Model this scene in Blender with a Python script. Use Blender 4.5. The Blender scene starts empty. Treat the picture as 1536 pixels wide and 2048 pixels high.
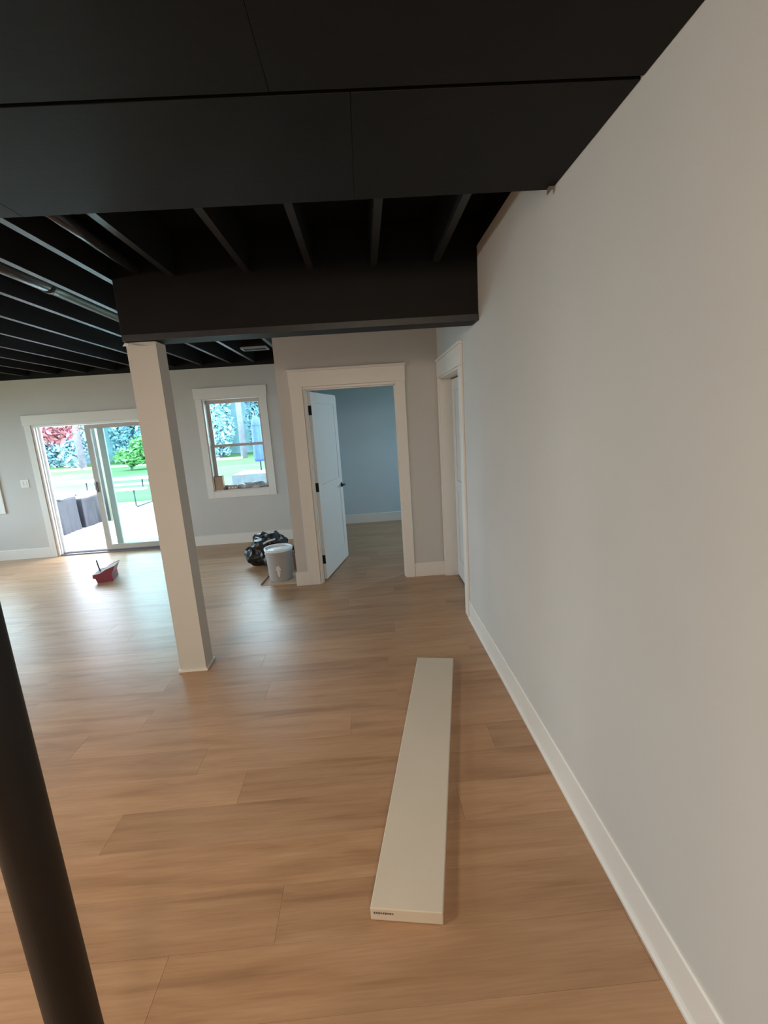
import bpy, bmesh, math, random
from mathutils import Vector, Matrix, noise

# ------------------------------------------------------------------ camera, sky, lamps, exposure
scene = bpy.context.scene
COL = scene.collection
XL = -7.2                                   # left wall face
H = 1.67                                    # eye height
F_PX, YAW, PITCH, ROLL = 906.24, math.radians(1.86583), math.radians(11.26421), math.radians(3.86287)
fwd = Vector((math.sin(YAW) * math.cos(PITCH), math.cos(YAW) * math.cos(PITCH), -math.sin(PITCH)))
rgt0 = Vector((math.cos(YAW), -math.sin(YAW), 0))
dwn0 = fwd.cross(rgt0)
rgt = math.cos(ROLL) * rgt0 + math.sin(ROLL) * dwn0
dwn = -math.sin(ROLL) * rgt0 + math.cos(ROLL) * dwn0
camd = bpy.data.cameras.new('camera')
cam = bpy.data.objects.new('camera', camd)
COL.objects.link(cam)
m = Matrix.Identity(4)
for i in range(3):
    m[i][0], m[i][1], m[i][2] = rgt[i], -dwn[i], -fwd[i]
m[2][3] = H
cam.matrix_world = m
camd.sensor_fit = 'VERTICAL'
camd.sensor_height = 24.0
camd.lens = 24.0 * F_PX / 2048.0
camd.clip_start, camd.clip_end = 0.05, 300
scene.camera = cam

world = bpy.data.worlds.new('overcast_sky')
scene.world = world
world.use_nodes = True
bg = world.node_tree.nodes['Background']
bg.inputs['Color'].default_value = (0.74, 0.86, 1.0, 1)
bg.inputs['Strength'].default_value = 11.0

def area(name, loc, size, power, color, rot=(0, 0, 0), portal=False, size_y=None):
    l = bpy.data.lights.new(name, 'AREA')
    l.energy, l.color = power, color
    l.size = size
    if size_y:
        l.shape = 'RECTANGLE'; l.size_y = size_y
    else:
        l.shape = 'DISK'
    if portal:
        l.cycles.is_portal = True
    o = bpy.data.objects.new(name, l)
    o.location, o.rotation_euler = loc, rot
    COL.objects.link(o)
    return o

# unseen bulbs: warm ones inferred behind the photographer, the soft one added as fill
WARM, SOFT = (1.0, 0.85, 0.67), (1.0, 0.92, 0.82)
def point_light(loc, power, color, r=0.16):
    l = bpy.data.lights.new('bulb_and_fill', 'POINT')
    l.energy, l.color, l.shadow_soft_size = power, color, r
    o = bpy.data.objects.new('bulb_and_fill', l)
    o.location = loc
    COL.objects.link(o)
point_light((0.1, -1.5, 2.25), 50, WARM, 0.22)
point_light((0.45, -0.7, 2.36), 26, (1.0, 0.80, 0.58), 0.1)
point_light((-5.0, 1.2, 2.2), 95, SOFT, 0.22)  # added fill to brighten the far wall
area('floor_fill', (-2.6, 0.2, 2.485), 0.9, 50, WARM)  # added downward fill for the middle of the floor
# daylight portals in the window openings (sampling guides, they give no light themselves)
area('daylight_portal', (-3.84, 7.0, 0.97), 1.78, 1, (1, 1, 1), (math.radians(-90), 0, 0), True, 1.9)
area('daylight_portal', (-1.87, 7.0, 1.48), 0.8, 1, (1, 1, 1), (math.radians(-90), 0, 0), True, 1.3)
area('daylight_portal', (XL - 0.13, 4.8, 1.42), 3.4, 1, (1, 1, 1), (math.radians(90), 0, math.radians(-90)), True, 1.65)
area('daylight_portal', (2.56, 6.45, 1.45), 0.9, 1, (1, 1, 1), (math.radians(90), 0, math.radians(90)), True, 1.2)

vs = scene.view_settings
vs.view_transform = 'Standard'
vs.look = 'None'
vs.exposure = 0.55
vs.gamma = 1.0
vs.use_curve_mapping = False

rnd = random.Random(7)

# ------------------------------------------------------------------ materials
MATS = {}
def mat(name, col, rough=0.6, var=0.0, scale=8.0, bump=0.0, bscale=60.0, metal=0.0, spec=0.5, stretch=(1, 1, 1), col2=None):
    if name in MATS:
        return MATS[name]
    mt = bpy.data.materials.new(name)
    mt.use_nodes = True
    nt = mt.node_tree
    N, L = nt.nodes, nt.links
    b = N['Principled BSDF']
    b.inputs['Roughness'].default_value = rough
    b.inputs['Metallic'].default_value = metal
    b.inputs['Specular IOR Level'].default_value = spec
    tc = N.new('ShaderNodeTexCoord')
    mp = N.new('ShaderNodeMapping')
    mp.inputs['Scale'].default_value = stretch
    L.new(tc.outputs['Object'], mp.inputs['Vector'])
    nz = N.new('ShaderNodeTexNoise')
    nz.inputs['Scale'].default_value = scale
    nz.inputs['Detail'].default_value = 4
    L.new(mp.outputs['Vector'], nz.inputs['Vector'])
    rp = N.new('ShaderNodeValToRGB')
    c2 = col2 or tuple(max(0, c * (1 - var)) for c in col)
    rp.color_ramp.elements[0].position, rp.color_ramp.elements[1].position = 0.3, 0.7
    rp.color_ramp.elements[0].color = (*c2, 1)
    rp.color_ramp.elements[1].color = (*col, 1)
    L.new(nz.outputs['Fac'], rp.inputs['Fac'])
    L.new(rp.outputs['Color'], b.inputs['Base Color'])
    if bump:
        n2 = N.new('ShaderNodeTexNoise')
        n2.inputs['Scale'].default_value = bscale
        n2.inputs['Detail'].default_value = 3
        L.new(mp.outputs['Vector'], n2.inputs['Vector'])
        bp = N.new('ShaderNodeBump')
        bp.inputs['Strength'].default_value = bump
        bp.inputs['Distance'].default_value = 0.004
        L.new(n2.outputs['Fac'], bp.inputs['Height'])
        L.new(bp.outputs['Normal'], b.inputs['Normal'])
    MATS[name] = mt
    return mt

def wood_floor():
    mt = bpy.data.materials.new('vinyl_plank_oak')
    mt.use_nodes = True
    nt = mt.node_tree; N, L = nt.nodes, nt.links
    b = N['Principled BSDF']
    tc = N.new('ShaderNodeTexCoord'); oi = N.new('ShaderNodeObjectInfo')
    add = N.new('ShaderNodeVectorMath'); add.operation = 'ADD'
    off = N.new('ShaderNodeVectorMath'); off.operation = 'SCALE'
    cmb = N.new('ShaderNodeCombineXYZ')
    L.new(oi.outputs['Random'], cmb.inputs['X']); L.new(oi.outputs['Random'], cmb.inputs['Y']); L.new(oi.outputs['Random'], cmb.inputs['Z'])
    L.new(cmb.outputs[0], off.inputs[0]); off.inputs['Scale'].default_value = 37.0
    L.new(tc.outputs['Object'], add.inputs[0]); L.new(off.outputs[0], add.inputs[1])
    mp = N.new('ShaderNodeMapping'); mp.inputs['Scale'].default_value = (0.9, 9.0, 1)
    L.new(add.outputs[0], mp.inputs['Vector'])
    n1 = N.new('ShaderNodeTexNoise'); n1.inputs['Scale'].default_value = 1.6; n1.inputs['Detail'].default_value = 5; n1.inputs['Distortion'].default_value = 0.6
    L.new(mp.outputs[0], n1.inputs['Vector'])
    mp2 = N.new('ShaderNodeMapping'); mp2.inputs['Scale'].default_value = (3, 70, 1)
    L.new(add.outputs[0], mp2.inputs['Vector'])
    n2 = N.new('ShaderNodeTexNoise'); n2.inputs['Scale'].default_value = 2.0; n2.inputs['Detail'].default_value = 4
    L.new(mp2.outputs[0], n2.inputs['Vector'])
    r1 = N.new('ShaderNodeValToRGB')
    e = r1.color_ramp.elements
    e[0].position, e[0].color = 0.28, (0.345, 0.192, 0.105, 1)
    e[1].position, e[1].color = 0.70, (0.50, 0.305, 0.180, 1)
    k = e.new(0.46); k.color = (0.445, 0.260, 0.145, 1)
    L.new(n1.outputs['Fac'], r1.inputs['Fac'])
    mx = N.new('ShaderNodeMix'); mx.data_type = 'RGBA'; mx.blend_type = 'MULTIPLY'
    mx.inputs['Factor'].default_value = 0.35
    L.new(r1.outputs[0], mx.inputs['A'])
    r2 = N.new('ShaderNodeValToRGB')
    r2.color_ramp.elements[0].position, r2.color_ramp.elements[0].color = 0.3, (0.62, 0.6, 0.58, 1)
    r2.color_ramp.elements[1].position, r2.color_ramp.elements[1].color = 0.65, (1, 1, 1, 1)
    L.new(n2.outputs['Fac'], r2.inputs['Fac']); L.new(r2.outputs[0], mx.inputs['B'])
    hv = N.new('ShaderNodeHueSaturation')
    mr = N.new('ShaderNodeMapRange'); mr.inputs['To Min'].default_value = 0.92; mr.inputs['To Max'].default_value = 1.08
    L.new(oi.outputs['Random'], mr.inputs['Value']); L.new(mr.outputs[0], hv.inputs['Value'])
    L.new(mx.outputs['Result'], hv.inputs['Color']); L.new(hv.outputs[0], b.inputs['Base Color'])
    b.inputs['Roughness'].default_value = 0.36
    b.inputs['Specular IOR Level'].default_value = 0.55
    bp = N.new('ShaderNodeBump'); bp.inputs['Strength'].default_value = 0.12; bp.inputs['Distance'].default_value = 0.002
    L.new(n2.outputs['Fac'], bp.inputs['Height']); L.new(bp.outputs[0], b.inputs['Normal'])
    return mt

def glass_mat(name, tint):
    mt = bpy.data.materials.new(name)
    mt.use_nodes = True
    nt = mt.node_tree; N, L = nt.nodes, nt.links
    N.remove(N['Principled BSDF'])
    tr = N.new('ShaderNodeBsdfTransparent'); tr.inputs['Color'].default_value = (*tint, 1)
    gl = N.new('ShaderNodeBsdfGlossy'); gl.inputs['Roughness'].default_value = 0.02
    fr = N.new('ShaderNodeFresnel'); fr.inputs['IOR'].default_value = 1.25
    mx = N.new('ShaderNodeMixShader')
    L.new(fr.outputs[0], mx.inputs['Fac']); L.new(tr.outputs[0], mx.inputs[1]); L.new(gl.outputs[0], mx.inputs[2])
    L.new(mx.outputs[0], N['Material Output'].inputs['Surface'])
    return mt

M_WALL = mat('greige_wall_paint', (0.56, 0.54, 0.515), 0.75, 0.03, 3, 0.06, 180)
M_WALL2 = mat('bluish_wall', (0.52, 0.61, 0.66), 0.75, 0.03, 3, 0.06, 180)  # bluer tone than the main room walls
M_TRIM = mat('white_trim_paint', (0.74, 0.71, 0.67), 0.42, 0.02, 4)
M_BLACK = mat('flat_black_paint', (0.0065, 0.006, 0.0058), 0.6, 0.35, 3, 0.15, 40, spec=0.2)
M_JOIST = mat('satin_black_lumber', (0.020, 0.020, 0.022), 0.42, 0.3, 3, 0.2, 25, spec=0.5, stretch=(6, 1, 6))
M_STEEL = mat('black_steel_paint', (0.009, 0.0085, 0.009), 0.5, 0.3, 6, 0.1, 30, spec=0.25)
M_FLOOR = wood_floor()
M_SUB = mat('subfloor', (0.25, 0.22, 0.19), 0.9, 0.2)
M_DOOR = mat('white_door_paint', (0.76, 0.77, 0.77), 0.45, 0.02, 3)
M_HARD = mat('black_hardware', (0.012, 0.012, 0.013), 0.4, 0.1, metal=0.4)
M_VINYL = mat('almond_vinyl', (0.47, 0.43, 0.39), 0.5, 0.04, 5)
M_VINYLW = mat('white_vinyl', (0.78, 0.78, 0.77), 0.45, 0.03, 5)
M_ALU = mat('dark_aluminium_sill', (0.22, 0.21, 0.23), 0.4, 0.1, metal=0.5)
M_GLASS = glass_mat('window_glass', (0.87, 0.955, 0.95))
M_BOARD = mat('primed_board', (0.64, 0.565, 0.47), 0.6, 0.05, 3, 0.05, 60)
M_COLW = mat('column_paint', (0.56, 0.555, 0.53), 0.55, 0.03, 3)

# ------------------------------------------------------------------ mesh helpers
class MB:
    def __init__(self):
        self.v, self.f = [], []
    def add(self, vs, fs):
        o = len(self.v)
        self.v += [tuple(p) for p in vs]
        self.f += [tuple(o + i for i in f) for f in fs]
        return self
    def box(self, x0, x1, y0, y1, z0, z1):
        return self.add([(x0, y0, z0), (x1, y0, z0), (x1, y1, z0), (x0, y1, z0), (x0, y0, z1), (x1, y0, z1), (x1, y1, z1), (x0, y1, z1)],
                        [(0, 3, 2, 1), (4, 5, 6, 7), (0, 1, 5, 4), (1, 2, 6, 5), (2, 3, 7, 6), (3, 0, 4, 7)])
    def prism(self, poly, a, b, axis):
        n = len(poly)
        def P(p, t):
            return {'x': (t, p[0], p[1]), 'y': (p[0], t, p[1]), 'z': (p[0], p[1], t)}[axis]
        vs = [P(p, a) for p in poly] + [P(p, b) for p in poly]
        fs = [tuple(range(n)), tuple(range(2 * n - 1, n - 1, -1))] + [(i, (i + 1) % n, n + (i + 1) % n, n + i) for i in range(n)]
        return self.add(vs, fs)
    def tube(self, pts, r, n=10, cap=True):
        pts = [Vector(p) for p in pts]
        rs = r if isinstance(r, (list, tuple)) else [r] * len(pts)
        vs, fs = [], []
        up = None
        for i, p in enumerate(pts):
            d = (pts[min(i + 1, len(pts) - 1)] - pts[max(i - 1, 0)]).normalized()
            if up is None:
                up = d.orthogonal().normalized()
            u = (up - d * up.dot(d)).normalized(); up = u
            w = d.cross(u)
            for k in range(n):
                a = 2 * math.pi * k / n
                vs.append(p + rs[i] * (math.cos(a) * u + math.sin(a) * w))
        for i in range(len(pts) - 1):
            for k in range(n):
                a, b = i * n + k, i * n + (k + 1) % n
                fs.append((a, b, b + n, a + n))
        if cap:
            fs.append(tuple(range(n - 1, -1, -1)))
            fs.append(tuple(range((len(pts) - 1) * n, len(pts) * n)))
        return self.add(vs, fs)
    def lathe(self, prof, cx=0, cy=0, n=32, wob=None):
        vs, fs = [], []
        for j, (r, z) in enumerate(prof):
            for k in range(n):
                a = 2 * math.pi * k / n
                rr = r * (wob(a, z) if wob else 1)
                vs.append((cx + rr * math.cos(a), cy + rr * math.sin(a), z))
        for j in range(len(prof) - 1):
            for k in range(n):
                a, b = j * n + k, j * n + (k + 1) % n
                fs.append((a, b, b + n, a + n))
        fs.append(tuple(range(n - 1, -1, -1)))
        fs.append(tuple(range((len(prof) - 1) * n, len(prof) * n)))
        return self.add(vs, fs)
    def mesh(self, name, smooth=False):
        me = bpy.data.meshes.new(name)
        me.from_pydata(self.v, [], self.f)
        bm = bmesh.new(); bm.from_mesh(me)
        bmesh.ops.recalc_face_normals(bm, faces=bm.faces)
        bm.to_mesh(me); bm.free()
        if smooth:
            for p in me.polygons:
                p.use_smooth = True
        return me
    def build(self, name, material, parent=None, smooth=False, bevel=0.0, loc=None, rot=None):
        me = self.mesh(name, smooth)
        me.materials.append(material)
        o = bpy.data.objects.new(name, me)
        COL.objects.link(o)
        if parent:
            o.parent = parent
        if loc is not None:
            o.location = loc
        if rot is not None:
            o.rotation_euler = rot
        if bevel:
            b = o.modifiers.new('bevel', 'BEVEL')
            b.width, b.segments, b.limit_method = bevel, 2, 'ANGLE'
        return o

def box(x0, x1, y0, y1, z0, z1):
    return MB().box(x0, x1, y0, y1, z0, z1)
def empty(name, loc=(0, 0, 0), rz=0.0):
    o = bpy.data.objects.new(name, None)
    o.empty_display_size = 0.05
    o.location = loc
    o.rotation_euler = (0, 0, rz)
    COL.objects.link(o)
    return o
def tag(o, label=None, cat=None, group=None, kind=None):
    if label: o['label'] = label
    if cat: o['category'] = cat
    if group: o['group'] = group
    if kind: o['kind'] = kind
    return o
def struct(o, label=None):
    o['kind'] = 'structure'
    if label: o['label'] = label
    return o

# ------------------------------------------------------------------ the room: sizes
XW, XB = 0.785, 0.771            # right wall face, its baseboard face
YP, YP2 = 4.683, 4.80            # partition with the open door
YF, YF2 = 6.817, 6.97            # far (outside) wall
YR = -2.6                        # rear wall
XK = -0.823                      # left end of the partition
ZJ, ZD = 2.62, 2.86              # joist underside, deck
ZS, YS = 2.494, 1.905            # soffit underside and its far edge

# floor: subfloor slab + one object per plank
floor = struct(box(XL, 2.6, YR, 7.7, -0.05, -0.013).build('floor', M_SUB), 'warm brown wood-look plank floor')
PW, PL, GAP = 0.2, 1.52, 0.0006
def plank_mesh(l, w):
    c, t = 0.0005, 0.012
    a, b = l / 2 - GAP / 2, w / 2 - GAP / 2
    vs = [(-a, -b, -t), (a, -b, -t), (a, b, -t), (-a, b, -t), (-a, -b, -c), (a, -b, -c), (a, b, -c), (-a, b, -c),
          (-a + c, -b + c, 0), (a - c, -b + c, 0), (a - c, b - c, 0), (-a + c, b - c, 0)]
    fs = [(0, 3, 2, 1), (8, 9, 10, 11)]
    for k in range(4):
        q = (k + 1) % 4
        fs += [(k, q, 4 + q, 4 + k), (4 + k, 4 + q, 8 + q, 8 + k)]
    return vs, fs
pm_cache = {}
known = {1.21: -0.42, 1.61: -1.214, 1.01: -0.763, 2.21: -0.193, 3.61: -0.6}
def row_cells(y0):
    x0, x1 = XL, (0.965 if y0 < 3.5 else 2.5)
    off = None
    for ky, kx in known.items():
        if abs(ky - y0) < 0.02:
            off = kx
    if off is None:
        off = rnd.uniform(0, PL)
    s = x0 - ((x0 - off) % PL)
    cells = []
    while s < x1:
        a, b = max(s, x0), min(s + PL, x1)
        if b - a > 0.08:
            cells.append((a, b))
        s += PL
    return cells
yr = 0.41
while yr < 7.62:
    for a, b in row_cells(yr):
        if yr > YF2 and b < XK - 0.1:
            continue
        w = min(PW, 7.65 - yr)
        key = (round(b - a, 3), round(w, 3))
        if key not in pm_cache:
            mb = MB().add(*plank_mesh(*key))
            pm_cache[key] = mb.mesh('plank'); pm_cache[key].materials.append(M_FLOOR)
        o = bpy.data.objects.new('plank', pm_cache[key])
        o.location = ((a + b) / 2, yr + w / 2, 0)
        o.parent = floor
        COL.objects.link(o)
    yr += PW
rest = MB()
yr = 0.41 - PW
while yr > YR - PW:
    for a, b in row_cells(yr):
        vs, fs = plank_mesh(b - a, PW)
        rest.add([(x + (a + b) / 2, y + yr + PW / 2, z) for x, y, z in vs], fs)
    yr -= PW
tag(rest.build('plank_field', M_FLOOR, floor), kind='stuff')

# walls
wall_right = MB().box(XW, 0.94, YR, 3.66, 0, 2.70).box(XW, 0.94, 4.645, YP, 0, 2.70).box(XW, 0.94, 3.66, 4.645, 2.065, 2.70)
struct(wall_right.build('wall_right', M_WALL), 'long greige painted wall along the right side')
struct(box(XW - 0.004, 0.94, YR, YP, 2.70, ZD).build('trim_1', M_BLACK), 'black painted ledger on top of the right wall')
DX0, DX1, DZ = -0.575, 0.362, 2.055       # rough opening of the open door
wp = MB().box(XK, DX0, YP, YP2, 0, ZD).box(DX1, 0.94, YP, YP2, 0, ZD).box(DX0, DX1, YP, YP2, DZ, ZD)
struct(wp.build('wall_partition', M_WALL), 'greige partition wall holding the open white door')
# far wall with slider, window and a second window at the left
SX0, SX1, SZ = -4.735, -2.95, 1.945
WX0, WX1, WZ0, WZ1 = -2.285, -1.462, 0.812, 2.15
VX0, VX1 = -6.25, -5.44
wf = MB()
wf.box(XL, VX0, YF, YF2, 0, 2.58).box(VX1, SX0, YF, YF2, 0, 2.58).box(SX1, WX0, YF, YF2, 0, 2.58).box(WX1, XK + 0.12, YF, YF2, 0, 2.58)
wf.box(VX0, VX1, YF, YF2, 0, WZ0).box(VX0, VX1, YF, YF2, WZ1, 2.58)
wf.box(SX0, SX1, YF, YF2, SZ, 2.58).box(WX0, WX1, YF, YF2, 0, WZ0).box(WX0, WX1, YF, YF2, WZ1, 2.58)
struct(wf.build('wall_far', M_WALL), 'greige far wall with the sliding door and window')
struct(box(XL, XK + 0.12, YF - 0.004, YF2, 2.58, ZD).build('trim_2', M_BLACK), 'black top plate above the far wall')
wl = MB().box(XL - 0.15, XL, YR, 3.1, 0, ZD).box(XL - 0.15, XL, 6.5, YF2, 0, ZD).box(XL - 0.15, XL, 3.1, 6.5, 0, 0.6).box(XL - 0.15, XL, 3.1, 6.5, 2.25, ZD)
struct(wl.build('wall_left', M_WALL), 'greige wall at the left end of the room')
struct(box(XL - 0.15, 0.94, YR - 0.15, YR, 0, ZD).build('wall_rear', M_WALL), 'greige wall behind the photographer')
# closet behind the side door
struct(MB().box(1.6, 1.7, 3.3, YP, 0, ZD).box(0.94, 1.6, 3.3, 3.4, 0, ZD).build('wall_closet', M_WALL), 'inside walls of the closet behind the closed side door')
# side room behind the open door
struct(box(XK, XK + 0.12, YP2, 7.75, 0, ZD).build('wall_bedroom_left', M_WALL2), 'left wall of the room behind the open door')
struct(box(XK + 0.12, 2.6, 7.60, 7.75, 0, ZD).build('wall_bedroom_far', M_WALL2), 'far wall seen through the open door')
wr = MB().box(2.45, 2.6, YP, 6.0, 0, ZD).box(2.45, 2.6, 6.9, 7.6, 0, ZD).box(2.45, 2.6, 6.0, 6.9, 0, 0.85).box(2.45, 2.6, 6.0, 6.9, 2.05, ZD)
struct(wr.build('wall_bedroom_right', M_WALL2), 'right wall of the room behind the open door')
struct(box(0.94, 2.6, YP, YP2, 0, ZD).build('wall_bedroom_near', M_WALL2), 'near wall of the room behind the open door')
struct(box(XK + 0.12, 2.45, YP2, 7.6, 2.46, 2.5).build('ceiling_bedroom', M_DOOR), 'white ceiling of the room behind the open door')

# ceiling: black deck with joists as parts
ceil = struct(box(XL - 0.15, 2.6, YR - 0.15, 7.75, ZD, ZD + 0.05).build('ceiling', M_BLACK), 'open black painted joist ceiling')
jm = {}
def joist(x, y0, y1):
    key = round(y1 - y0, 3)
    if key not in jm:
        jm[key] = box(-0.019, 0.019, 0, key, 0, ZD - ZJ - 0.001).mesh('joist')
        jm[key].materials.append(M_JOIST)
    o = bpy.data.objects.new('joist', jm[key]); COL.objects.link(o)
    o.location = (x, y0, ZJ); o.parent = ceil
for k in range(14):
    joist(-1.40 - 0.406 * k if k else -1.478, YS, YF - 0.006)
for k in range(1, 6):
    joist(-1.40 + 0.406 * k, 3.206, YP - 0.004 if -1.40 + 0.406 * k > XK else YF - 0.006)
for x in (-1.09, -0.64, -0.255, 0.14, 0.53):
    joist(x, YS, 3.039)

# soffit of black panels over the photographer
sof = struct(box(XL, XW - 0.001, YR, YS - 0.012, ZS + 0.03, ZJ - 0.002).build('ceiling_soffit', M_BLACK), 'low black panelled soffit close overhead')
def panel(x0, x1, y0, y1):
    c = 0.0006
    box(x0 + c, x1 - c, y0 + c, y1 - c, ZS, ZS + 0.029).build('panel', M_BLACK, sof, bevel=0.001)
panel(0.03, XW - 0.001, 1.338, YS); panel(-1.19, 0.03, 1.338, YS); panel(-2.41, -1.19, 1.338, YS); panel(-4.8, -2.41, 1.338, YS); panel(XL, -4.8, 1.338, YS)
panel(-0.172, XW - 0.001, 0.1, 1.325); panel(-1.39, -0.172, 0.1, 1.325); panel(-3.8, -1.39, 0.1, 1.325); panel(XL, -3.8, 0.1, 1.325)
for a, b in ((XL, -4.8), (-4.8, -2.4), (-2.4, 0.0), (0.0, XW - 0.001)):
    panel(a, b, YR, -1.2); panel(a, b, -1.2, 0.1)
MB().prism([(0.762, ZS), (XW - 0.001, ZS), (0.762, ZS - 0.024)], YS - 0.03, YS - 0.01, 'y').build('corner_piece', mat('corner_shadow_brown', (0.12, 0.10, 0.085), 0.8), sof)  # wedge whose dark brown holds the shadow at the soffit end

# ------------------------------------------------------------------ trim
def baseboard(name, x0, x1, y0, y1, face, h=0.15, label=None):
    # face: which side looks into the room ('-x','-y','+y','+x')
    if face == '-x':
        prof = [(x1, 0), (x0, 0), (x0, h - 0.006), (x0 + 0.005, h), (x1, h)]
        o = MB().prism(prof, y0, y1, 'y').build(name, M_TRIM)
        sh = MB().prism([(x0, 0), (x0 - 0.011, 0), (x0 - 0.011, 0.012), (x0 - 0.006, 0.02), (x0, 0.024)], y0, y1, 'y')
    else:
        prof = [(y1, 0), (y0, 0), (y0, h - 0.006), (y0 + 0.005, h), (y1, h)]
        o = MB().prism(prof, x0, x1, 'x').build(name, M_TRIM)
        sh = None
    if sh:
        sh.build('shoe_moulding', M_TRIM, o)
    return struct(o, label)
baseboard('baseboard_right', XB + 0.004, XW, YR, 3.54, '-x', 0.155, 'white baseboard with shoe moulding along the right wall')
baseboard('baseboard_partition_left', XK - 0.012, -0.70, YP - 0.014, YP, '-y', label='short white baseboard left of the open door')
baseboard('baseboard_partition_right', 0.447, XW, YP - 0.014, YP, '-y', label='short white baseboard right of the open door')
baseboard('baseboard_far_left', XL, -4.83, YF - 0.014, YF, '-y', label='white baseboard left of the sliding door')
baseboard('baseboard_far', -2.855, XK, YF - 0.014, YF, '-y', label='white baseboard under the window')
baseboard('baseboard_bedroom', XK + 0.12, 2.45, 7.586, 7.60, '-y', label='white baseboard in the room behind the door')

# ------------------------------------------------------------------ open door (door_1)
d1 = struct(empty('door_1', (0, YP, 0)), 'open white two-panel door with black hinges in the partition')
def child(mb, name, m_, par, **k):
    o = mb.build(name, m_, par, **k)
    if par.type == 'EMPTY':
        o.matrix_parent_inverse = Matrix.Translation(par.location).inverted() if par.rotation_euler.z == 0 else Matrix.Identity(4)
    return o
T = 0.018
child(box(-0.70, -0.578, YP - T, YP - 0.0005, 0, 2.058), 'casing', M_TRIM, d1, bevel=0.002)
child(box(0.352, 0.445, YP - T, YP - 0.0005, 0, 2.058), 'casing', M_TRIM, d1, bevel=0.002)
hd = child(box(-0.705, 0.45, YP - 0.02, YP - 0.0005, 2.058, 2.205), 'header', M_TRIM, d1, bevel=0.002)
child(box(-0.712, 0.457, YP - 0.034, YP - 0.0005, 2.2055, 2.226), 'header_cap', M_TRIM, d1, bevel=0.002)
child(box(DX0 + 0.0005, -0.556, YP - 0.002, YP2 + 0.002, 0, DZ - 0.021), 'jamb', M_TRIM, d1)
child(box(0.346, DX1 - 0.0005, YP - 0.002, YP2 + 0.002, 0, DZ - 0.021), 'jamb', M_TRIM, d1)
child(box(DX0 + 0.0005, DX1 - 0.0005, YP - 0.002, YP2 + 0.002, DZ - 0.02, DZ - 0.0005), 'head_jamb', M_TRIM, d1)
child(box(-0.556, -0.546, YP + 0.04, YP2 - 0.038, 0, DZ - 0.032), 'door_stop', M_TRIM, d1)
child(box(0.336, 0.346, YP + 0.04, YP2 - 0.038, 0, DZ - 0.032), 'door_stop', M_TRIM, d1)
child(box(-0.546, 0.336, YP + 0.04, YP2 - 0.038, DZ - 0.031, DZ - 0.021), 'door_stop', M_TRIM, d1)
# slab, local: x along the width from the hinge, y thickness, then swung open
def door_slab(width, height, two_faces=True):
    mb = MB()
    t, s = 0.035, 0.11
    z_mid0, z_mid1 = 0.92, 1.03
    for (a, b, c, d) in ((0, s, 0, height), (width - s, width, 0, height), (s, width - s, 0, 0.2), (s, width - s, z_mid0, z_mid1), (s, width - s, height - s, height)):
        mb.box(a, b, -t, 0, c, d)
    for (c, d) in ((0.2, z_mid0), (z_mid1, height - s)):
        mb.box(s, width - s, -t + 0.007, -0.007, c, d)
    return mb
HX, HY, OPEN = -0.548, YP2 - 0.004, math.radians(76.6)
slab_o = door_slab(0.885, 2.005).build('door_slab', M_DOOR, d1, bevel=0.003)
slab_o.matrix_parent_inverse = Matrix.Translation(d1.location).inverted()
slab_o.location = (HX, HY, 0.012)
slab_o.rotation_euler = (0, 0, OPEN)
lev = MB().tube([(0.825, -0.035, 0.93), (0.825, -0.043, 0.93)], 0.03, 20).tube([(0.825, -0.043, 0.93), (0.825, -0.085, 0.93)], 0.009, 10).tube([(0.83, -0.08, 0.93), (0.76, -0.08, 0.93), (0.72, -0.078, 0.929)], [0.010, 0.009, 0.008], 10)
lev.tube([(0.825, 0.0, 0.93), (0.825, 0.045, 0.93)], 0.009, 10).tube([(0.83, 0.045, 0.93), (0.72, 0.045, 0.93)], 0.009, 10)
lev.build('lever_handle', M_HARD, slab_o, smooth=False)
for z in (0.225, 1.02, 1.82):
    hg = MB().box(-0.0035, -0.0005, -0.034, -0.001, z - 0.048, z + 0.048).tube([(-0.004, 0.005, z - 0.048), (-0.004, 0.005, z + 0.048)], 0.007, 10)
    hg.build('hinge', M_HARD, slab_o)

# ------------------------------------------------------------------ side door in the right wall (door_2)
d2 = struct(empty('door_2', (XW, 4.15, 0)), 'closed white door in the right wall beside the partition')
child(box(XW - T, XW - 0.0005, 3.545, 3.655, 0, 2.058), 'casing', M_TRIM, d2, bevel=0.002)
child(box(XW - T, XW - 0.0005, 4.64, YP - 0.02, 0, 2.058), 'casing', M_TRIM, d2, bevel=0.002)
child(box(XW - 0.02, XW - 0.0005, 3.54, YP - 0.02, 2.058, 2.205), 'header', M_TRIM, d2, bevel=0.002)
child(box(XW - 0.034, XW - 0.0005, 3.535, YP - 0.036, 2.2055, 2.226), 'header_cap', M_TRIM, d2, bevel=0.002)
child(box(XW - 0.001, 0.94, 4.627, 4.6445, 0, 2.045), 'jamb', M_TRIM, d2)
child(box(XW - 0.001, 0.94, 3.6605, 3.678, 0, 2.045), 'jamb', M_TRIM, d2)
child(box(XW - 0.001, 0.94, 3.6605, 4.6445, 2.046, 2.0645), 'head_jamb', M_TRIM, d2)
child(box(0.895, 0.905, 4.616, 4.627, 0, 2.04), 'door_stop', M_TRIM, d2)
sl2 = door_slab(0.93, 2.02).build('door_slab', M_DOOR, d2, bevel=0.003)
sl2.matrix_parent_inverse = Matrix.Translation(d2.location).inverted()
sl2.location = (0.905, 3.688, 0.012)
sl2.rotation_euler = (0, 0, math.radians(90))

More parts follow.
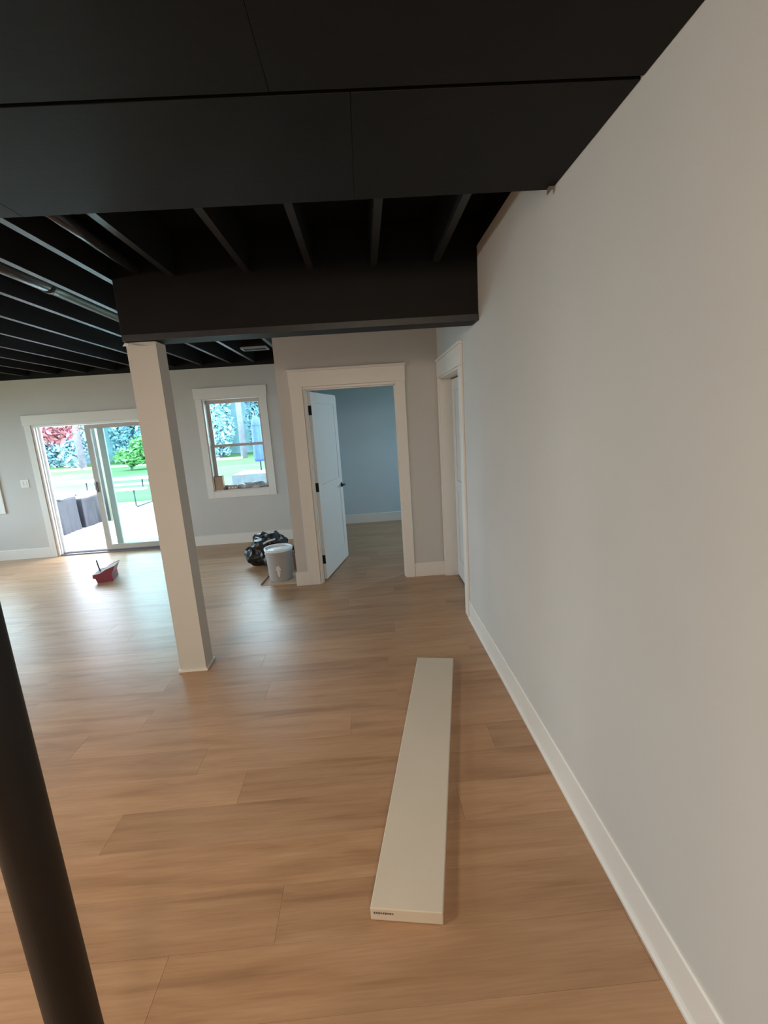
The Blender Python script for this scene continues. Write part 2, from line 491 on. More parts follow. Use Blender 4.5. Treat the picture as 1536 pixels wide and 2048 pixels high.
# ------------------------------------------------------------------ sliding glass door (door_3)
d3 = struct(empty('door_3', ((SX0 + SX1) / 2, YF, 0)), 'sliding glass patio door standing partly open')
child(box(-4.825, SX0 - 0.004, YF - T, YF - 0.0005, 0, 1.948), 'casing', M_TRIM, d3, bevel=0.002)
child(box(SX1 + 0.004, -2.86, YF - T, YF - 0.0005, 0, 1.948), 'casing', M_TRIM, d3, bevel=0.002)
child(box(-4.84, -2.845, YF - 0.022, YF - 0.0005, 1.948, 2.088), 'header', M_TRIM, d3, bevel=0.002)
fr = child(MB().box(SX0 + 0.0005, SX0 + 0.03, YF - 0.002, YF2, 0, SZ - 0.031).box(SX0 + 0.03, SX0 + 0.045, YF + 0.03, YF + 0.045, 0, SZ - 0.031).box(SX0 + 0.03, SX0 + 0.06, YF + 0.085, YF + 0.1, 0, SZ - 0.031), 'side_frame', M_VINYLW, d3)
child(box(SX1 - 0.035, SX1 - 0.0005, YF - 0.002, YF2, 0, SZ - 0.031), 'side_frame', M_VINYLW, d3)
child(box(SX0 + 0.0005, SX1 - 0.0005, YF - 0.002, YF2, SZ - 0.03, SZ - 0.0005), 'head_frame', M_VINYLW, d3)
child(MB().box(SX0 + 0.0305, SX1 - 0.0355, YF + 0.001, YF2, 0, 0.02).box(SX0 + 0.0305, SX1 - 0.0355, YF + 0.055, YF + 0.062, 0.02, 0.035).box(SX0 + 0.0305, SX1 - 0.0355, YF + 0.105, YF + 0.112, 0.02, 0.035), 'sill_track', M_ALU, d3)
def sash(x0, x1, y0, y1, z0, z1, st, top, bot, par, nm='sash', m_=None):
    mb = MB().box(x0, x0 + st, y0, y1, z0, z1).box(x1 - st, x1, y0, y1, z0, z1).box(x0 + st, x1 - st, y0, y1, z0, z0 + bot).box(x0 + st, x1 - st, y0, y1, z1 - top, z1)
    s = child(mb, nm, m_ or M_VINYL, par)
    p = box(x0 + st, x1 - st, (y0 + y1) / 2 - 0.003, (y0 + y1) / 2 + 0.003, z0 + bot, z1 - top).build('pane', M_GLASS, s)
    return s
s1 = sash(-4.03, -3.05, YF + 0.046, YF + 0.078, 0.037, 1.91, 0.075, 0.06, 0.075, d3, 'sliding_panel')
MB().box(-4.01, -3.992, YF + 0.034, YF + 0.046, 0.92, 1.08).tube([(-4.002, YF + 0.036, 0.94), (-4.002, YF + 0.015, 0.955), (-4.002, YF + 0.015, 1.045), (-4.002, YF + 0.036, 1.06)], 0.006, 8).build('pull_handle', M_ALU, s1)
sash(-3.885, -2.986, YF + 0.095, YF + 0.127, 0.037, 1.91, 0.085, 0.06, 0.075, d3, 'fixed_panel')

# ------------------------------------------------------------------ windows
def window(name, x0, x1, z0, z1, label):
    w = struct(empty(name, ((x0 + x1) / 2, YF, z0)), label)
    cw = 0.095
    child(box(x0 - cw, x0 - 0.004, YF - T, YF - 0.0005, z0 - 0.103, z1 + 0.005), 'casing', M_TRIM, w, bevel=0.002)
    child(box(x1 + 0.004, x1 + cw, YF - T, YF - 0.0005, z0 - 0.103, z1 + 0.005), 'casing', M_TRIM, w, bevel=0.002)
    child(box(x0 - cw - 0.015, x1 + cw + 0.015, YF - 0.021, YF - 0.0005, z1 + 0.0055, z1 + 0.155), 'header', M_TRIM, w, bevel=0.002)
    child(box(x0 - 0.0035, x1 + 0.0035, YF - T, YF - 0.0005, z0 - 0.103, z0 - 0.001), 'apron', M_TRIM, w, bevel=0.002)
    # jamb liners
    child(box(x0 + 0.0005, x0 + 0.012, YF - 0.001, YF2, z0 + 0.013, z1 - 0.0125), 'jamb_liner', M_TRIM, w)
    child(box(x1 - 0.012, x1 - 0.0005, YF - 0.001, YF2, z0 + 0.013, z1 - 0.0125), 'jamb_liner', M_TRIM, w)
    child(box(x0 + 0.0005, x1 - 0.0005, YF - 0.001, YF2, z1 - 0.012, z1 - 0.0005), 'head_liner', M_TRIM, w)
    child(box(x0 + 0.0005, x1 - 0.0005, YF - 0.001, YF2, z0 + 0.0005, z0 + 0.0125), 'sill', M_TRIM, w)
    zm = z0 + 0.655
    sash(x0 + 0.013, x1 - 0.013, YF + 0.118, YF + 0.143, zm - 0.01, z1 - 0.013, 0.045, 0.05, 0.035, w, 'upper_sash')
    sash(x0 + 0.013, x1 - 0.013, YF + 0.09, YF + 0.115, z0 + 0.0135, zm + 0.03, 0.045, 0.04, 0.06, w, 'lower_sash')
    return w
window('window_1', WX0, WX1, WZ0, WZ1, 'white cased double-hung window looking onto the lawn')
window('window_2', VX0, VX1, WZ0, WZ1, 'white cased window cut by the left picture edge')
w4 = struct(empty('fill_window', (XL, 4.8, 0.6)), 'unseen wide triple window added in the left wall for fill daylight')  # added out of view to let extra daylight in from the left
for a in (3.1, 4.2333, 5.3667):
    b_ = a + 1.1333
    f4 = child(MB().box(XL - 0.1, XL - 0.05, a, a + 0.06, 0.6, 2.25).box(XL - 0.1, XL - 0.05, b_ - 0.06, b_, 0.6, 2.25).box(XL - 0.1, XL - 0.05, a + 0.06, b_ - 0.06, 0.6, 0.66).box(XL - 0.1, XL - 0.05, a + 0.06, b_ - 0.06, 2.19, 2.25), 'frame', M_VINYLW, w4)
    box(XL - 0.077, XL - 0.073, a + 0.06, b_ - 0.06, 0.66, 2.19).build('pane', M_GLASS, f4)
wb = struct(empty('window_3', (2.45, 6.45, 0.8)), 'window of the room behind the open door')
f3 = child(MB().box(2.5, 2.54, 6.0, 6.05, 0.85, 2.05).box(2.5, 2.54, 6.85, 6.9, 0.85, 2.05).box(2.5, 2.54, 6.05, 6.85, 0.85, 0.9).box(2.5, 2.54, 6.05, 6.85, 2.0, 2.05).box(2.5, 2.54, 6.05, 6.85, 1.43, 1.47), 'frame', M_VINYLW, wb)
for za, zb in ((0.9, 1.43), (1.47, 2.0)):
    box(2.518, 2.522, 6.05, 6.85, za, zb).build('pane', M_GLASS, f3)

# ------------------------------------------------------------------ beam, column, post
bm_ = MB().box(-1.455, XW - 0.006, 3.04, 3.205, 2.262, ZD - 0.001)
beam = bm_.build('ceiling_beam', M_BLACK, bevel=0.004)
tag(beam, 'heavy black boxed beam between the white column and right wall', 'beam')
box(-1.45, XW - 0.002, 3.034, 3.0395, 2.262, 2.30).build('bottom_flange', M_JOIST, beam)

c0, c1, cy0, cy1, ct = -1.441, -1.2575, 3.052, 3.196, 2.2605
colm = tag(empty('support_column', ((c0 + c1) / 2, (cy0 + cy1) / 2, 0)), 'white boxed support column under the end of the black beam', 'column')
def cch(mb, name, m_=M_COLW, **k): return child(mb, name, m_, colm, **k)
fp = [(c0, 0), (c1, 0), (c1, 2.246), (c0 + 0.115, 2.232), (c0 + 0.06, 2.24), (c0, 2.257)]
cch(MB().prism(fp, cy0 - 0.001, cy0 + 0.012, 'y'), 'front_panel')
cch(box(c1 - 0.012, c1, cy0 + 0.0125, cy1, 0, 2.2565), 'side_panel')
cch(box(c0, c0 + 0.012, cy0 + 0.0125, cy1, 0, 2.2565), 'side_panel')
cch(box(c0 + 0.0125, c1 - 0.0125, cy1 - 0.012, cy1, 0, 2.2565), 'back_panel')
cch(box(c0 + 0.0125, c1 - 0.0125, cy0 + 0.02, cy1 - 0.0125, 0, ct), 'inner_post')
bt = MB().box(c0 - 0.012, c1 + 0.012, cy0 - 0.014, cy0 - 0.0015, 0, 0.016).box(c1 + 0.0005, c1 + 0.012, cy0 - 0.0014, cy1 + 0.012, 0, 0.016).box(c0 - 0.012, c0 - 0.0005, cy0 - 0.0014, cy1 + 0.012, 0, 0.016)
cch(bt, 'base_trim', M_TRIM)
cch(MB().prism([(c0 - 0.02, 2.238), (c0 + 0.012, 2.236), (c0 + 0.02, 2.252), (c0 - 0.005, 2.256)], cy0 - 0.004, cy0 - 0.0012, 'y'), 'paper_scrap', M_TRIM)

post = tag(empty('steel_post', (-0.697, 0.758, 0)), 'black steel post crossing the lower left corner, close by', 'post')
MB().lathe([(0.0445, 0.011), (0.0445, ZS - 0.011)], n=40).build('shaft', M_STEEL, post, smooth=False)
for p in post.children[0].data.polygons: p.use_smooth = len(p.vertices) == 4
box(-0.075, 0.075, -0.075, 0.075, 0.0, 0.011).build('base_plate', M_STEEL, post)
box(-0.075, 0.075, -0.075, 0.075, ZS - 0.011, ZS).build('top_plate', M_STEEL, post)

# pipes and vent between joists
tag(MB().tube([(-1.30, YS, 2.672), (-1.30, 3.039, 2.672)], 0.032, 14).build('ceiling_pipe', mat('black_pipe', (0.03, 0.03, 0.032), 0.25, 0.1), smooth=True), 'slim black pipe between joists just left of the beam end', 'pipe')
tag(MB().tube([(-1.945, YS, 2.675), (-1.945, 4.2, 2.675)], 0.055, 18).tube([(-1.945, 3.2, 2.675), (-1.945, 3.24, 2.675)], 0.06, 18).build('ceiling_duct', MATS['black_pipe'], smooth=True), 'round black duct alongside a joist at the left', 'duct')
vt = tag(empty('ceiling_vent', (-1.2, 5.66, ZJ)), 'small black ceiling register with a grey rim behind the column', 'vent')
M_RIM = mat('grey_vent_rim', (0.30, 0.30, 0.32), 0.4, 0.1)
MB().box(-0.15, 0.15, -0.09, -0.075, -0.02, 0).box(-0.15, 0.15, 0.075, 0.09, -0.02, 0).box(-0.15, -0.135, -0.075, 0.075, -0.02, 0).box(0.135, 0.15, -0.075, 0.075, -0.02, 0).build('rim', M_RIM, vt)
for k in range(6):
    y = -0.06 + 0.024 * k
    box(-0.134, 0.134, y, y + 0.006, -0.016, 0.0).build('louvre', M_JOIST, vt)
box(-0.134, 0.134, -0.074, 0.074, 0.0, 0.1).build('boot', M_BLACK, vt)

# switch plate
sw = tag(box(-5.05, -4.935, YF - 0.006, YF - 0.0005, 1.07, 1.185).build('light_switch', M_TRIM, bevel=0.002), 'white double switch plate left of the sliding door', 'light switch')
for x in (-5.022, -4.975):
    box(x - 0.014, x + 0.014, YF - 0.0095, YF - 0.0062, 1.095, 1.16).build('rocker', M_TRIM, sw)

# ------------------------------------------------------------------ things on the floor
# board
A, B = Vector((-0.098, 1.255, 0)), Vector((0.145, 1.215, 0))
Cc, D = Vector((0.498, 2.83, 0)), Vector((0.257, 2.88, 0))
bv = [(p.x, p.y, 0.002) for p in (A, B, Cc, D)] + [(p.x, p.y, 0.052) for p in (A, B, Cc, D)]
board = MB().add(bv, [(0, 3, 2, 1), (4, 5, 6, 7), (0, 1, 5, 4), (1, 2, 6, 5), (2, 3, 7, 6), (3, 0, 4, 7)]).build('white_board', M_BOARD, bevel=0.003)
tag(board, 'long white primed board lying flat on the wood floor', 'board')
dx = (B - A).normalized(); nrm = Vector((dx.y, -dx.x, 0))
M_INK = mat('grey_stamp_ink', (0.16, 0.13, 0.10), 0.8, 0.5, 60)
st = MB()
for k in range(9):
    a = 0.012 + 0.0078 * k
    hgt = 0.006 + 0.004 * rnd.random()
    p0, p1 = A + dx * a, A + dx * (a + 0.0055)
    o_ = nrm * 0.0008
    z0 = 0.034 - hgt / 2
    st.add([(p0.x + o_.x, p0.y + o_.y, z0), (p1.x + o_.x, p1.y + o_.y, z0), (p1.x + o_.x, p1.y + o_.y, z0 + hgt), (p0.x + o_.x, p0.y + o_.y, z0 + hgt)], [(0, 1, 2, 3)])
st.build('stamp', M_INK, board)

# bucket
bk = tag(empty('bucket', (-1.05, 4.955, 0.0065)), 'grey plastic pail with a lid on a cardboard sheet', 'bucket')
def bucket_mat():
    mt = mat('grey_bucket_plastic', (0.33, 0.31, 0.30), 0.45, 0.06, 6)
    return mt
prof = [(0.126, 0), (0.130, 0.004), (0.142, 0.26), (0.1425, 0.275), (0.150, 0.277), (0.150, 0.285), (0.144, 0.287), (0.1445, 0.302), (0.152, 0.304), (0.152, 0.312), (0.1455, 0.314), (0.147, 0.338)]
MB().lathe(prof, n=40).build('body', bucket_mat(), bk, smooth=False)
lid = MB().lathe([(0.150, 0.338), (0.157, 0.340), (0.158, 0.362), (0.155, 0.367), (0.147, 0.367), (0.143, 0.344), (0.05, 0.343), (0.045, 0.350), (0.001, 0.350)], n=40).build('lid', mat('white_lid_plastic', (0.66, 0.68, 0.70), 0.3, 0.05, 5), bk)
hpts = []
for k in range(13):
    a = math.pi * k / 12
    hpts.append((-0.158 * math.cos(a), 0.02 + 0.145 * math.sin(a) * -0.0 + 0.12 * math.sin(a), 0.295 - 0.13 * math.sin(a)))
MB().tube(hpts, 0.003, 6).build('wire_handle', M_ALU, bk)
for sx in (-1, 1):
    MB().tube([(sx * 0.148, 0.02, 0.295), (sx * 0.163, 0.02, 0.295)], 0.016, 12).build('handle_ear', bucket_mat(), bk)
sm = MB()
for k in range(16):
    a = -math.pi / 2 + 0.05 + rnd.uniform(-0.13, 0.13)
    z = 0.075 + 0.11 * rnd.random()
    r = 0.1275 + 0.0625 * 0.2 * z / 0.26 + 0.0035 + 0.005 * z
    w, hh = 0.03 + 0.05 * rnd.random(), 0.008 + 0.016 * rnd.random()
    q = []
    for j in range(7):
        t = 2 * math.pi * j / 7
        rr = r + 0.0004 * k
        aa = a + w * math.cos(t)
        q.append((rr * math.cos(aa), rr * math.sin(aa), z + hh * math.sin(t) * (0.7 + 0.5 * rnd.random())))
    sm.add(q, [tuple(range(7))])
sm.build('paint_smear', mat('dried_white_paint', (0.7, 0.69, 0.67), 0.6, 0.1), bk)

cardb = mat('cardboard_brown', (0.40, 0.28, 0.19), 0.85, 0.12, 10, 0.1, 90)
cs = MB().prism([(-1.245, 4.772), (-0.842, 4.745), (-0.84, 5.13), (-1.21, 5.15)], 0.0, 0.006, 'z').build('cardboard_sheet', mat('pale_cardboard', (0.56, 0.43, 0.33), 0.85, 0.1, 10))
tag(cs, 'flat brown cardboard sheet under the grey pail', 'cardboard')
MB().prism([(-1.245, 4.772), (-1.232, 4.768), (-1.196, 5.15), (-1.21, 5.15)], 0.0061, 0.02, 'z').build('folded_edge', mat('cardboard_edge', (0.25, 0.12, 0.07), 0.85, 0.1), cs)
ob = MB().box(-0.055, 0.055, -0.018, 0.018, 0, 0.19).build('wood_offcut', mat('reddish_offcut', (0.30, 0.17, 0.12), 0.8, 0.2, 12), bevel=0.003, loc=(-0.905, 5.28, 0), rot=(0, 0, 0.2))
tag(ob, 'short reddish wood offcut standing behind the grey pail', 'wood block')

# trash bag: crumpled black blob
def blob(name, m_, c, r, seed, amp, sub=4, parent=None, flat=0.0):
    bm = bmesh.new()
    bmesh.ops.create_icosphere(bm, subdivisions=sub, radius=1)
    for v in bm.verts:
        p = v.co.copy()
        n = noise.noise(p * 1.7 + Vector((seed, 0, 0))) * amp
        n2 = abs(noise.noise(p * 3.1 + Vector((0, seed, 3)))) * amp * 0.9
        n3 = abs(noise.noise(p * 9 + Vector((3, seed, 0)))) * amp * 0.15
        q = p * (1 + n - n2 - n3)
        v.co = Vector((q.x * r[0], q.y * r[1], max(q.z, -0.75 + flat) * r[2]))
    zmin = min(v.co.z for v in bm.verts)
    for v in bm.verts:
        v.co.z -= zmin
    me = bpy.data.meshes.new(name); bm.to_mesh(me); bm.free()
    me.materials.append(m_)
    o = bpy.data.objects.new(name, me); COL.objects.link(o)
    o.location = c
    if parent: o.parent = parent
    return o
bagm = mat('black_bag_plastic', (0.010, 0.010, 0.012), 0.34, 0.2, 8, 0.25, 12, spec=0.5)
bag = tag(blob('trash_bag', bagm, (-1.29, 5.60, 0), (0.285, 0.23, 0.235), 5.2, 0.34), 'crumpled black trash bag behind the grey pail', 'bag')
MB().tube([(-0.04, -0.16, 0.30), (0.02, -0.14, 0.325), (0.1, -0.1, 0.335)], 0.012, 6).build('pale_strip', mat('strip_white', (0.7, 0.7, 0.7), 0.5), bag)  # narrow white strip laid over the upper bag

# red scoop pail near the slider
rp_ = tag(empty('red_pail', (-3.27, 5.46, 0), math.radians(14)), 'small red pail-like scoop with a thin upright handle near the patio door', 'pail')
redm = mat('red_plastic', (0.27, 0.05, 0.085), 0.4, 0.15, 8)
pf = [(-0.075, 0.0), (0.095, 0.0), (0.088, 0.085), (0.138, 0.185), (0.03, 0.150), (-0.035, 0.112), (-0.115, 0.105), (-0.115, 0.06), (-0.09, 0.052)]
MB().prism(pf, -0.125, -0.118, 'y').build('front_side', redm, rp_)
MB().prism([(x * 0.96, z * 1.03) for x, z in pf], 0.118, 0.125, 'y').build('back_side', redm, rp_)
MB().prism([(-0.07, 0.001), (0.09, 0.001), (0.083, 0.085), (0.133, 0.183), (0.127, 0.184), (0.076, 0.086), (0.083, 0.007), (-0.066, 0.007), (-0.082, 0.05), (-0.108, 0.06), (-0.108, 0.104), (-0.114, 0.104), (-0.114, 0.058), (-0.088, 0.05)], -0.1175, 0.1175, 'y').build('shell', redm, rp_)
MB().prism([(0.131, 0.184), (0.03, 0.150), (-0.035, 0.112), (-0.107, 0.105), (-0.107, 0.092), (-0.033, 0.096), (0.03, 0.130), (0.12, 0.164)], -0.1175, 0.1175, 'y').build('contents', mat('grey_beige_contents', (0.42, 0.38, 0.34), 0.8, 0.2, 30), rp_)
MB().tube([(-0.058, 0.0, 0.09), (-0.07, -0.005, 0.16), (-0.08, -0.008, 0.255)], [0.011, 0.008, 0.007], 8).build('handle', mat('dark_blue_handle', (0.06, 0.07, 0.13), 0.5), rp_)

# things on the window sill
zs = WZ0 + 0.0128
cb = tag(box(-2.262, -2.145, YF + 0.0, YF + 0.085, zs, zs + 0.205).build('cardboard_box', cardb, bevel=0.003), 'small brown cardboard box standing on the window sill', 'box')
MB().prism([(-2.262, zs + 0.2055), (-2.145, zs + 0.2055), (-2.145, zs + 0.212), (-2.262, zs + 0.209)], YF + 0.02, YF + 0.085, 'y').build('lid_flap', mat('dark_flap', (0.10, 0.09, 0.08), 0.8), cb)
box(-2.143, -2.112, YF + 0.0, YF + 0.08, zs, zs + 0.03).build('tape_roll_flap', mat('dark_flap2', (0.14, 0.10, 0.08), 0.8), cb)
ec = tag(box(-2.085, -1.945, YF + 0.005, YF + 0.08, zs, zs + 0.065).build('carton', mat('carton_board', (0.42, 0.33, 0.27), 0.85, 0.2, 20), bevel=0.003), 'low brown carton with three white spots on the window sill', 'carton')
for k in range(3):
    x = -2.062 + 0.047 * k
    MB().prism([(x + 0.012 * math.cos(a), zs + 0.03 + 0.008 * math.sin(a)) for a in [j * math.pi / 4 for j in range(8)]], YF + 0.0035, YF + 0.0049, 'y').build('white_spot', mat('white_spot', (0.85, 0.83, 0.8), 0.6), ec)
plm = mat('crumpled_plastic', (0.55, 0.55, 0.58), 0.25, 0.5, 25, 0.6, 40)
tag(blob('plastic_wrap', plm, (-1.70, YF + 0.045, zs), (0.195, 0.042, 0.055), 2.2, 0.5, 4), 'crumpled grey plastic wrapping lying on the window sill', 'plastic')

# ------------------------------------------------------------------ outdoors
ZG = -0.06
conc = mat('patio_concrete', (0.62, 0.60, 0.60), 0.8, 0.08, 4, 0.1, 60)
struct(box(-14, 4.5, YF2 + 0.002, 12.7, ZG - 0.1, ZG + 0.01).build('patio', conc), 'pale concrete patio outside the sliding door')
grass_m = mat('lawn_green', (0.05, 0.12, 0.04), 0.9, 0.35, 0.35, 0.5, 40, col2=(0.085, 0.15, 0.065), spec=0.1)
struct(box(-45, 30, 12.702, 60, ZG - 0.2, ZG).build('lawn', grass_m), 'bright green lawn beyond the patio')
struct(box(-30, XL - 0.2, -12, YF2, ZG - 0.2, ZG).build('left_lawn', grass_m), 'grass beyond the left wall')
struct(box(2.75, 30, 2.0, YF2, ZG - 0.2, ZG).build('side_lawn', grass_m), 'grass beside the house')
struct(box(-20, -8.0, 29.6, 30.4, ZG, ZG + 0.08).build('path_edge', mat('pale_path', (0.75, 0.75, 0.74), 0.8)), 'pale path along the far edge of the lawn')

def leaf_crown(mb, cx, cy, cz, rx, ry, rz, n, size, seed):
    r = random.Random(seed)
    for _ in range(n):
        while True:
            p = Vector((r.uniform(-1, 1), r.uniform(-1, 1), r.uniform(-1, 1)))
            if 0.35 < p.length < 1: break
        p *= 0.85 + 0.35 * noise.noise(p * 2.5 + Vector((seed, 0, 0)))
        c = Vector((cx + p.x * rx, cy + p.y * ry, cz + p.z * rz))
        u = Vector((r.gauss(0, 1), r.gauss(0, 1), r.gauss(0, 0.7))).normalized()
        w = u.cross(Vector((r.gauss(0, 1), r.gauss(0, 1), r.gauss(0, 1)))).normalized()
        s = size * r.uniform(0.6, 1.3)
        mb.add([c - u * s, c + w * s * 0.45, c + u * s, c - w * s * 0.45], [(0, 1, 2, 3)])
def tree(name, x, y, height, crowns, leaf_m, label, cat='tree', trunk_r=0.18, n=900, size=0.32, group=None, seed=1, bark=None):
    t = empty(name, (x, y, ZG))
    tag(t, label, cat, group)
    lean = random.Random(seed).uniform(-0.3, 0.3)
    MB().tube([(0, 0, 0), (lean * 0.3, 0, height * 0.4), (lean, 0.1, height * 0.85)], [trunk_r, trunk_r * 0.8, trunk_r * 0.35], 8).build('trunk', bark or M_BARK, t, smooth=True)
    mb = MB()
    for i, (cx, cy, cz, rx, ry, rz) in enumerate(crowns):
        leaf_crown(mb, cx, cy, cz, rx, ry, rz, n, size, seed * 10 + i)
    mb.build('foliage', leaf_m, t)
    return t
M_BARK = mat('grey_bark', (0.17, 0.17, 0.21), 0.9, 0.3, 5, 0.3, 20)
M_LEAFB = mat('hazed_blue_leaves', (0.30, 0.50, 0.58), 0.7, 0.3, 2)  # pale blue haze and glare are put into the leaf colour
M_LEAFD = mat('hazed_deep_leaves', (0.25, 0.44, 0.52), 0.7, 0.3, 2)  # same haze in the colour, slightly deeper
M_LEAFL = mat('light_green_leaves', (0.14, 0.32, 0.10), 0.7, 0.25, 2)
M_LEAFR = mat('red_maple_leaves', (0.34, 0.13, 0.15), 0.7, 0.3, 2)
where = ['directly right of the pale trunk', 'in the middle of the window view', 'at the left of the slider view', 'beside the red maple', 'behind the light bush', 'at the right of the window view']
k = 0
spots = [(-26.0, 33.5), (-23.2, 35), (-20.4, 33.2), (-17.6, 35), (-14.8, 33.4), (-12.2, 36), (-10.3, 33.2), (-7.6, 35.4), (-5.6, 32.6)]
lab = ['tall haze-tinted tree at the far left of the tree line', 'second tall tree from the left in the tree line', 'haze-tinted tree behind the pale trunk seen through the patio door',
       'deeper haze-tinted tree mid-way across the patio door view', 'haze-tinted tree at the right of the patio door view', 'deeper haze-tinted tree hidden mostly by the white column',
       'haze-tinted tree at the left of the window view', 'deeper haze-tinted tree in the middle of the window view', 'haze-tinted tree at the right of the window view']
for i, (x, y) in enumerate(spots):
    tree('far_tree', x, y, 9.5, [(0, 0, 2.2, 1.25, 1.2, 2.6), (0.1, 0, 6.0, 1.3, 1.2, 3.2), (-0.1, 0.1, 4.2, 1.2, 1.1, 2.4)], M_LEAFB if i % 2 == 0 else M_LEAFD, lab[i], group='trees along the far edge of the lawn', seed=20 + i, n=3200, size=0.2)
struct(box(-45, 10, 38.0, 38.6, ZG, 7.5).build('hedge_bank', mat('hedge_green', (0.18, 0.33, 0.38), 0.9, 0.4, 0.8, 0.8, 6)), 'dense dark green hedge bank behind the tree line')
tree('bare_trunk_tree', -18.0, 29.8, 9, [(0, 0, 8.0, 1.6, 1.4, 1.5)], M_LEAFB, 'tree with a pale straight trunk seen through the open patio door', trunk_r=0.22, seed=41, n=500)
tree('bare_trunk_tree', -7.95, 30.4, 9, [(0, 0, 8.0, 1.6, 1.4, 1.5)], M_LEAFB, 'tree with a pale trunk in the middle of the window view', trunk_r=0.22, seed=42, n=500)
tree('red_maple', -10.6, 15.6, 3.2, [(0.4, 0, 2.25, 0.85, 0.7, 0.6)], M_LEAFR, 'red-leaved tree at the top left of the patio door view', trunk_r=0.07, seed=43, n=900, size=0.11)
tree('bush', -13.1, 26.0, 1.6, [(0.3, 0, 0.75, 1.25, 0.9, 0.6), (1.0, 0, 1.25, 1.0, 0.8, 0.7)], M_LEAFL, 'rounded light green bush seen through the glass panel', 'bush', trunk_r=0.06, seed=44, n=900, size=0.16)

# porch post and deck beam over the patio
pp = tag(empty('porch_post', (-5.57, 9.84, ZG + 0.01)), 'square tan porch post on the patio seen through the glass', 'post')
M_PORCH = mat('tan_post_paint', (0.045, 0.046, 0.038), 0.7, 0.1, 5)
box(-0.07, 0.07, -0.07, 0.07, 0.02, 2.66).build('shaft', M_PORCH, pp, bevel=0.004)
box(-0.11, 0.11, -0.11, 0.11, 0, 0.0199).build('base_plate', mat('white_base', (0.8, 0.8, 0.8), 0.5), pp)
box(0.035, 0.076, -0.076, -0.0705, 0.03, 2.66).build('corner_strip', mat('cream_strip', (0.24, 0.215, 0.15), 0.6), pp)
dk = tag(box(-10, 2, 9.77, 9.91, ZG + 2.671, ZG + 2.92).build('deck_beam', M_PORCH), 'tan deck beam carried by the porch post', 'beam')

# covered furniture
covm = mat('grey_cover_cloth', (0.03, 0.031, 0.038), 0.6, 0.25, 6, 0.3, 14)
def cover(name, x0, x1, y0, y1, h, label, seed):
    bm = bmesh.new()
    nx, nz = 40, 14
    per = []
    cxm, cym = (x0 + x1) / 2, (y0 + y1) / 2
    for k in range(nx * 4):
        s, t = divmod(k, nx); t /= nx
        per.append([(x0 + t * (x1 - x0), y0), (x1, y0 + t * (y1 - y0)), (x1 - t * (x1 - x0), y1), (x0, y1 - t * (y1 - y0))][s])
    rows = []
    for j in range(nz + 1):
        z = h * (1 - j / nz)
        row = []
        for k, (x, y) in enumerate(per):
            d = Vector((x - cxm, y - cym, 0)).normalized()
            f = j / nz
            off = 0.045 * f * noise.noise(Vector((k * 0.16, seed, z * 1.2))) + 0.02 * f
            row.append(bm.verts.new((x + d.x * off, y + d.y * off, z + 0.02 * noise.noise(Vector((k * 0.1, seed, 5))) * (1 - f))))
        rows.append(row)
    n = len(per)
    for j in range(nz):
        for k in range(n):
            bm.faces.new((rows[j][k], rows[j][(k + 1) % n], rows[j + 1][(k + 1) % n], rows[j + 1][k]))
    bm.faces.new(rows[0])
    bmesh.ops.recalc_face_normals(bm, faces=bm.faces)
    me = bpy.data.meshes.new(name); bm.to_mesh(me); bm.free()
    me.materials.append(covm)
    for p in me.polygons: p.use_smooth = len(p.vertices) == 4
    o = bpy.data.objects.new(name, me); COL.objects.link(o)
    o.location = (0, 0, ZG + 0.0105)
    return o
cv1 = tag(cover('covered_chair', -6.6, -5.83, 8.55, 9.2, 0.67, '', 1.3), 'patio furniture under a grey cover, nearer the open door', 'furniture cover', 'covered patio furniture')
blob('cover_top_fold', mat('pale_fold', (0.085, 0.10, 0.13), 0.5, 0.2), (-6.1, 8.78, 0.655), (0.35, 0.2, 0.03), 3.0, 0.2, 3, cv1)
cv2 = tag(cover('covered_chair', -6.6, -5.80, 9.32, 10.0, 0.60, '', 7.7), 'patio furniture under a grey cover, farther from the open door', 'furniture cover', 'covered patio furniture')

# picnic table
pt = tag(empty('picnic_table', (-6.6, 12.0, ZG + 0.01)), 'white picnic table with dark tube legs at the patio edge', 'picnic table')
M_PW = mat('white_picnic_boards', (0.85, 0.84, 0.82), 0.5, 0.04)
M_TUBE = mat('dark_tube_steel', (0.015, 0.022, 0.03), 0.45)
for y in (0.03, 0.20, 0.37):
    box(-0.95, 0.92, y, y + 0.155, 0.67, 0.705).build('table_plank', M_PW, pt, bevel=0.004)
for y in (-0.50, 0.80):
    box(-0.95, 1.0, y, y + 0.25, 0.45, 0.49).build('bench_plank', M_PW, pt, bevel=0.004)
for x in (-0.72, 0.72):
    MB().tube([(x, 0.1, 0.665), (x, 0.08, 0.44), (x, -0.30, 0.44), (x, -0.42, 0.44)], 0.018, 8).tube([(x, 0.46, 0.665), (x, 0.48, 0.44), (x, 0.90, 0.44)], 0.018, 8).tube([(x, -0.42, 0.44), (x, -0.42, 0.06), (x, -0.36, 0.018), (x, 0.86, 0.018), (x, 0.92, 0.06), (x, 0.92, 0.44)], 0.018, 8).build('leg_frame', M_TUBE, pt, smooth=True)

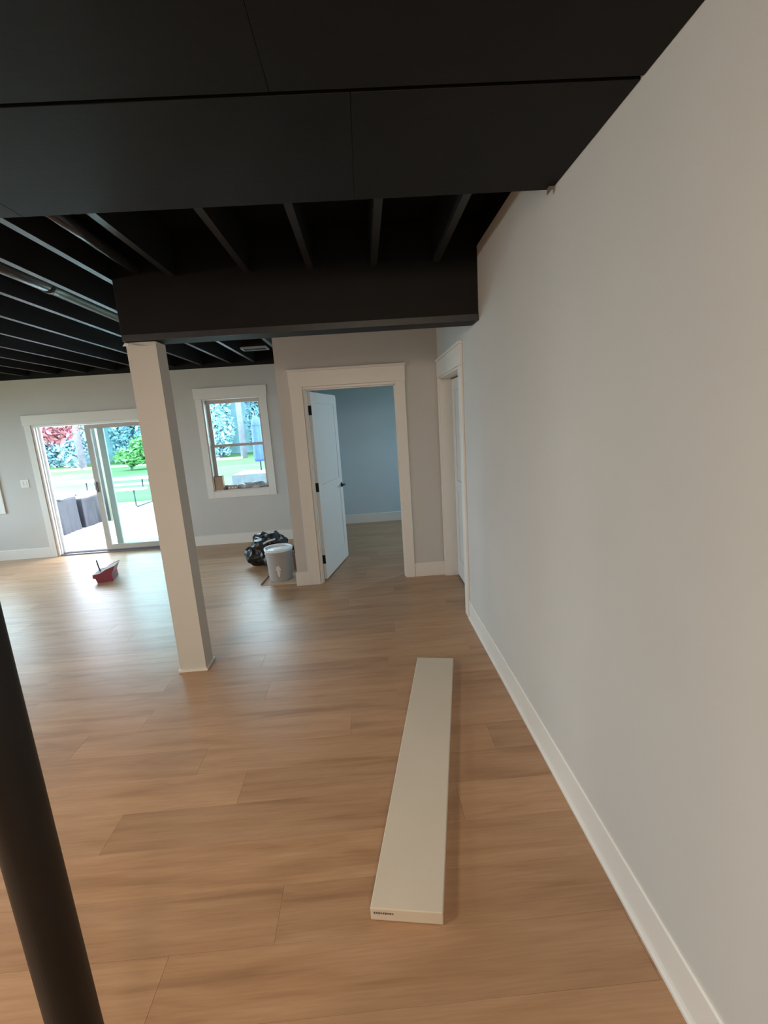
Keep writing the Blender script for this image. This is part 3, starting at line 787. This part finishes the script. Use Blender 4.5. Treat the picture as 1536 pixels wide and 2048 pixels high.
# outdoor dining table with a draped cover, parasol
M_DR = mat('pale_table_cover', (0.10, 0.125, 0.135), 0.5, 0.25, 8)
def drape():
    mb = MB()
    n = 120
    x0, x1, y0, y1 = -3.12, -1.55, 10.62, 11.75
    def pt_(k):
        s, t = divmod(k, n // 4); t /= n // 4
        return [(x0 + t * (x1 - x0), y0), (x1, y0 + t * (y1 - y0)), (x1 - t * (x1 - x0), y1), (x0, y1 - t * (y1 - y0))][s]
    vs = []
    for j in range(8):
        z = 0.73 - 0.42 * j / 7
        for k in range(n):
            x, y = pt_(k)
            d = Vector((x - (x0 + x1) / 2, y - (y0 + y1) / 2, 0)).normalized()
            o_ = 0.05 * (j / 7) * math.sin(k * 1.25 + 0.6 * math.sin(k * 0.37)) + 0.04 * j / 7
            vs.append((x + d.x * o_, y + d.y * o_, z))
    fs = [(j * n + k, j * n + (k + 1) % n, (j + 1) * n + (k + 1) % n, (j + 1) * n + k) for j in range(7) for k in range(n)]
    fs.append(tuple(range(n)))
    return mb.add(vs, fs)
ot = tag(empty('patio_table', (0, 0, ZG + 0.01)), 'outdoor table under a pale draped cover, seen through the window', 'table')
drape().build('cover', M_DR, ot)
for x, y in ((-3.0, 10.75), (-1.68, 10.75), (-3.0, 11.6), (-1.68, 11.6)):
    MB().tube([(x, y, 0), (x, y, 0.72)], 0.025, 8).build('leg', M_TUBE, ot)
um = tag(empty('patio_umbrella', (-2.54, 11.12, ZG + 0.01)), 'closed blue parasol standing in the covered outdoor table', 'umbrella')
MB().tube([(0, 0, 0.76), (0, 0, 2.13)], 0.02, 10).build('pole', M_TUBE, um)
M_UMB = mat('blue_parasol_cloth', (0.05, 0.11, 0.30), 0.7, 0.2, 10)
MB().lathe([(0.115, 0.985), (0.125, 1.05), (0.118, 1.4), (0.110, 1.8), (0.085, 1.95), (0.03, 2.06)], n=32, wob=lambda a, z: 1 + 0.12 * math.sin(8 * a)).build('canopy', M_UMB, um, smooth=True)
MB().lathe([(0.118, 1.83), (0.118, 1.86)], n=20).build('tie_band', mat('dark_blue_band', (0.04, 0.09, 0.26), 0.7), um)
MB().tube([(0, 0, 2.06), (0, 0, 2.16)], [0.022, 0.006], 8).build('finial', M_TUBE, um)
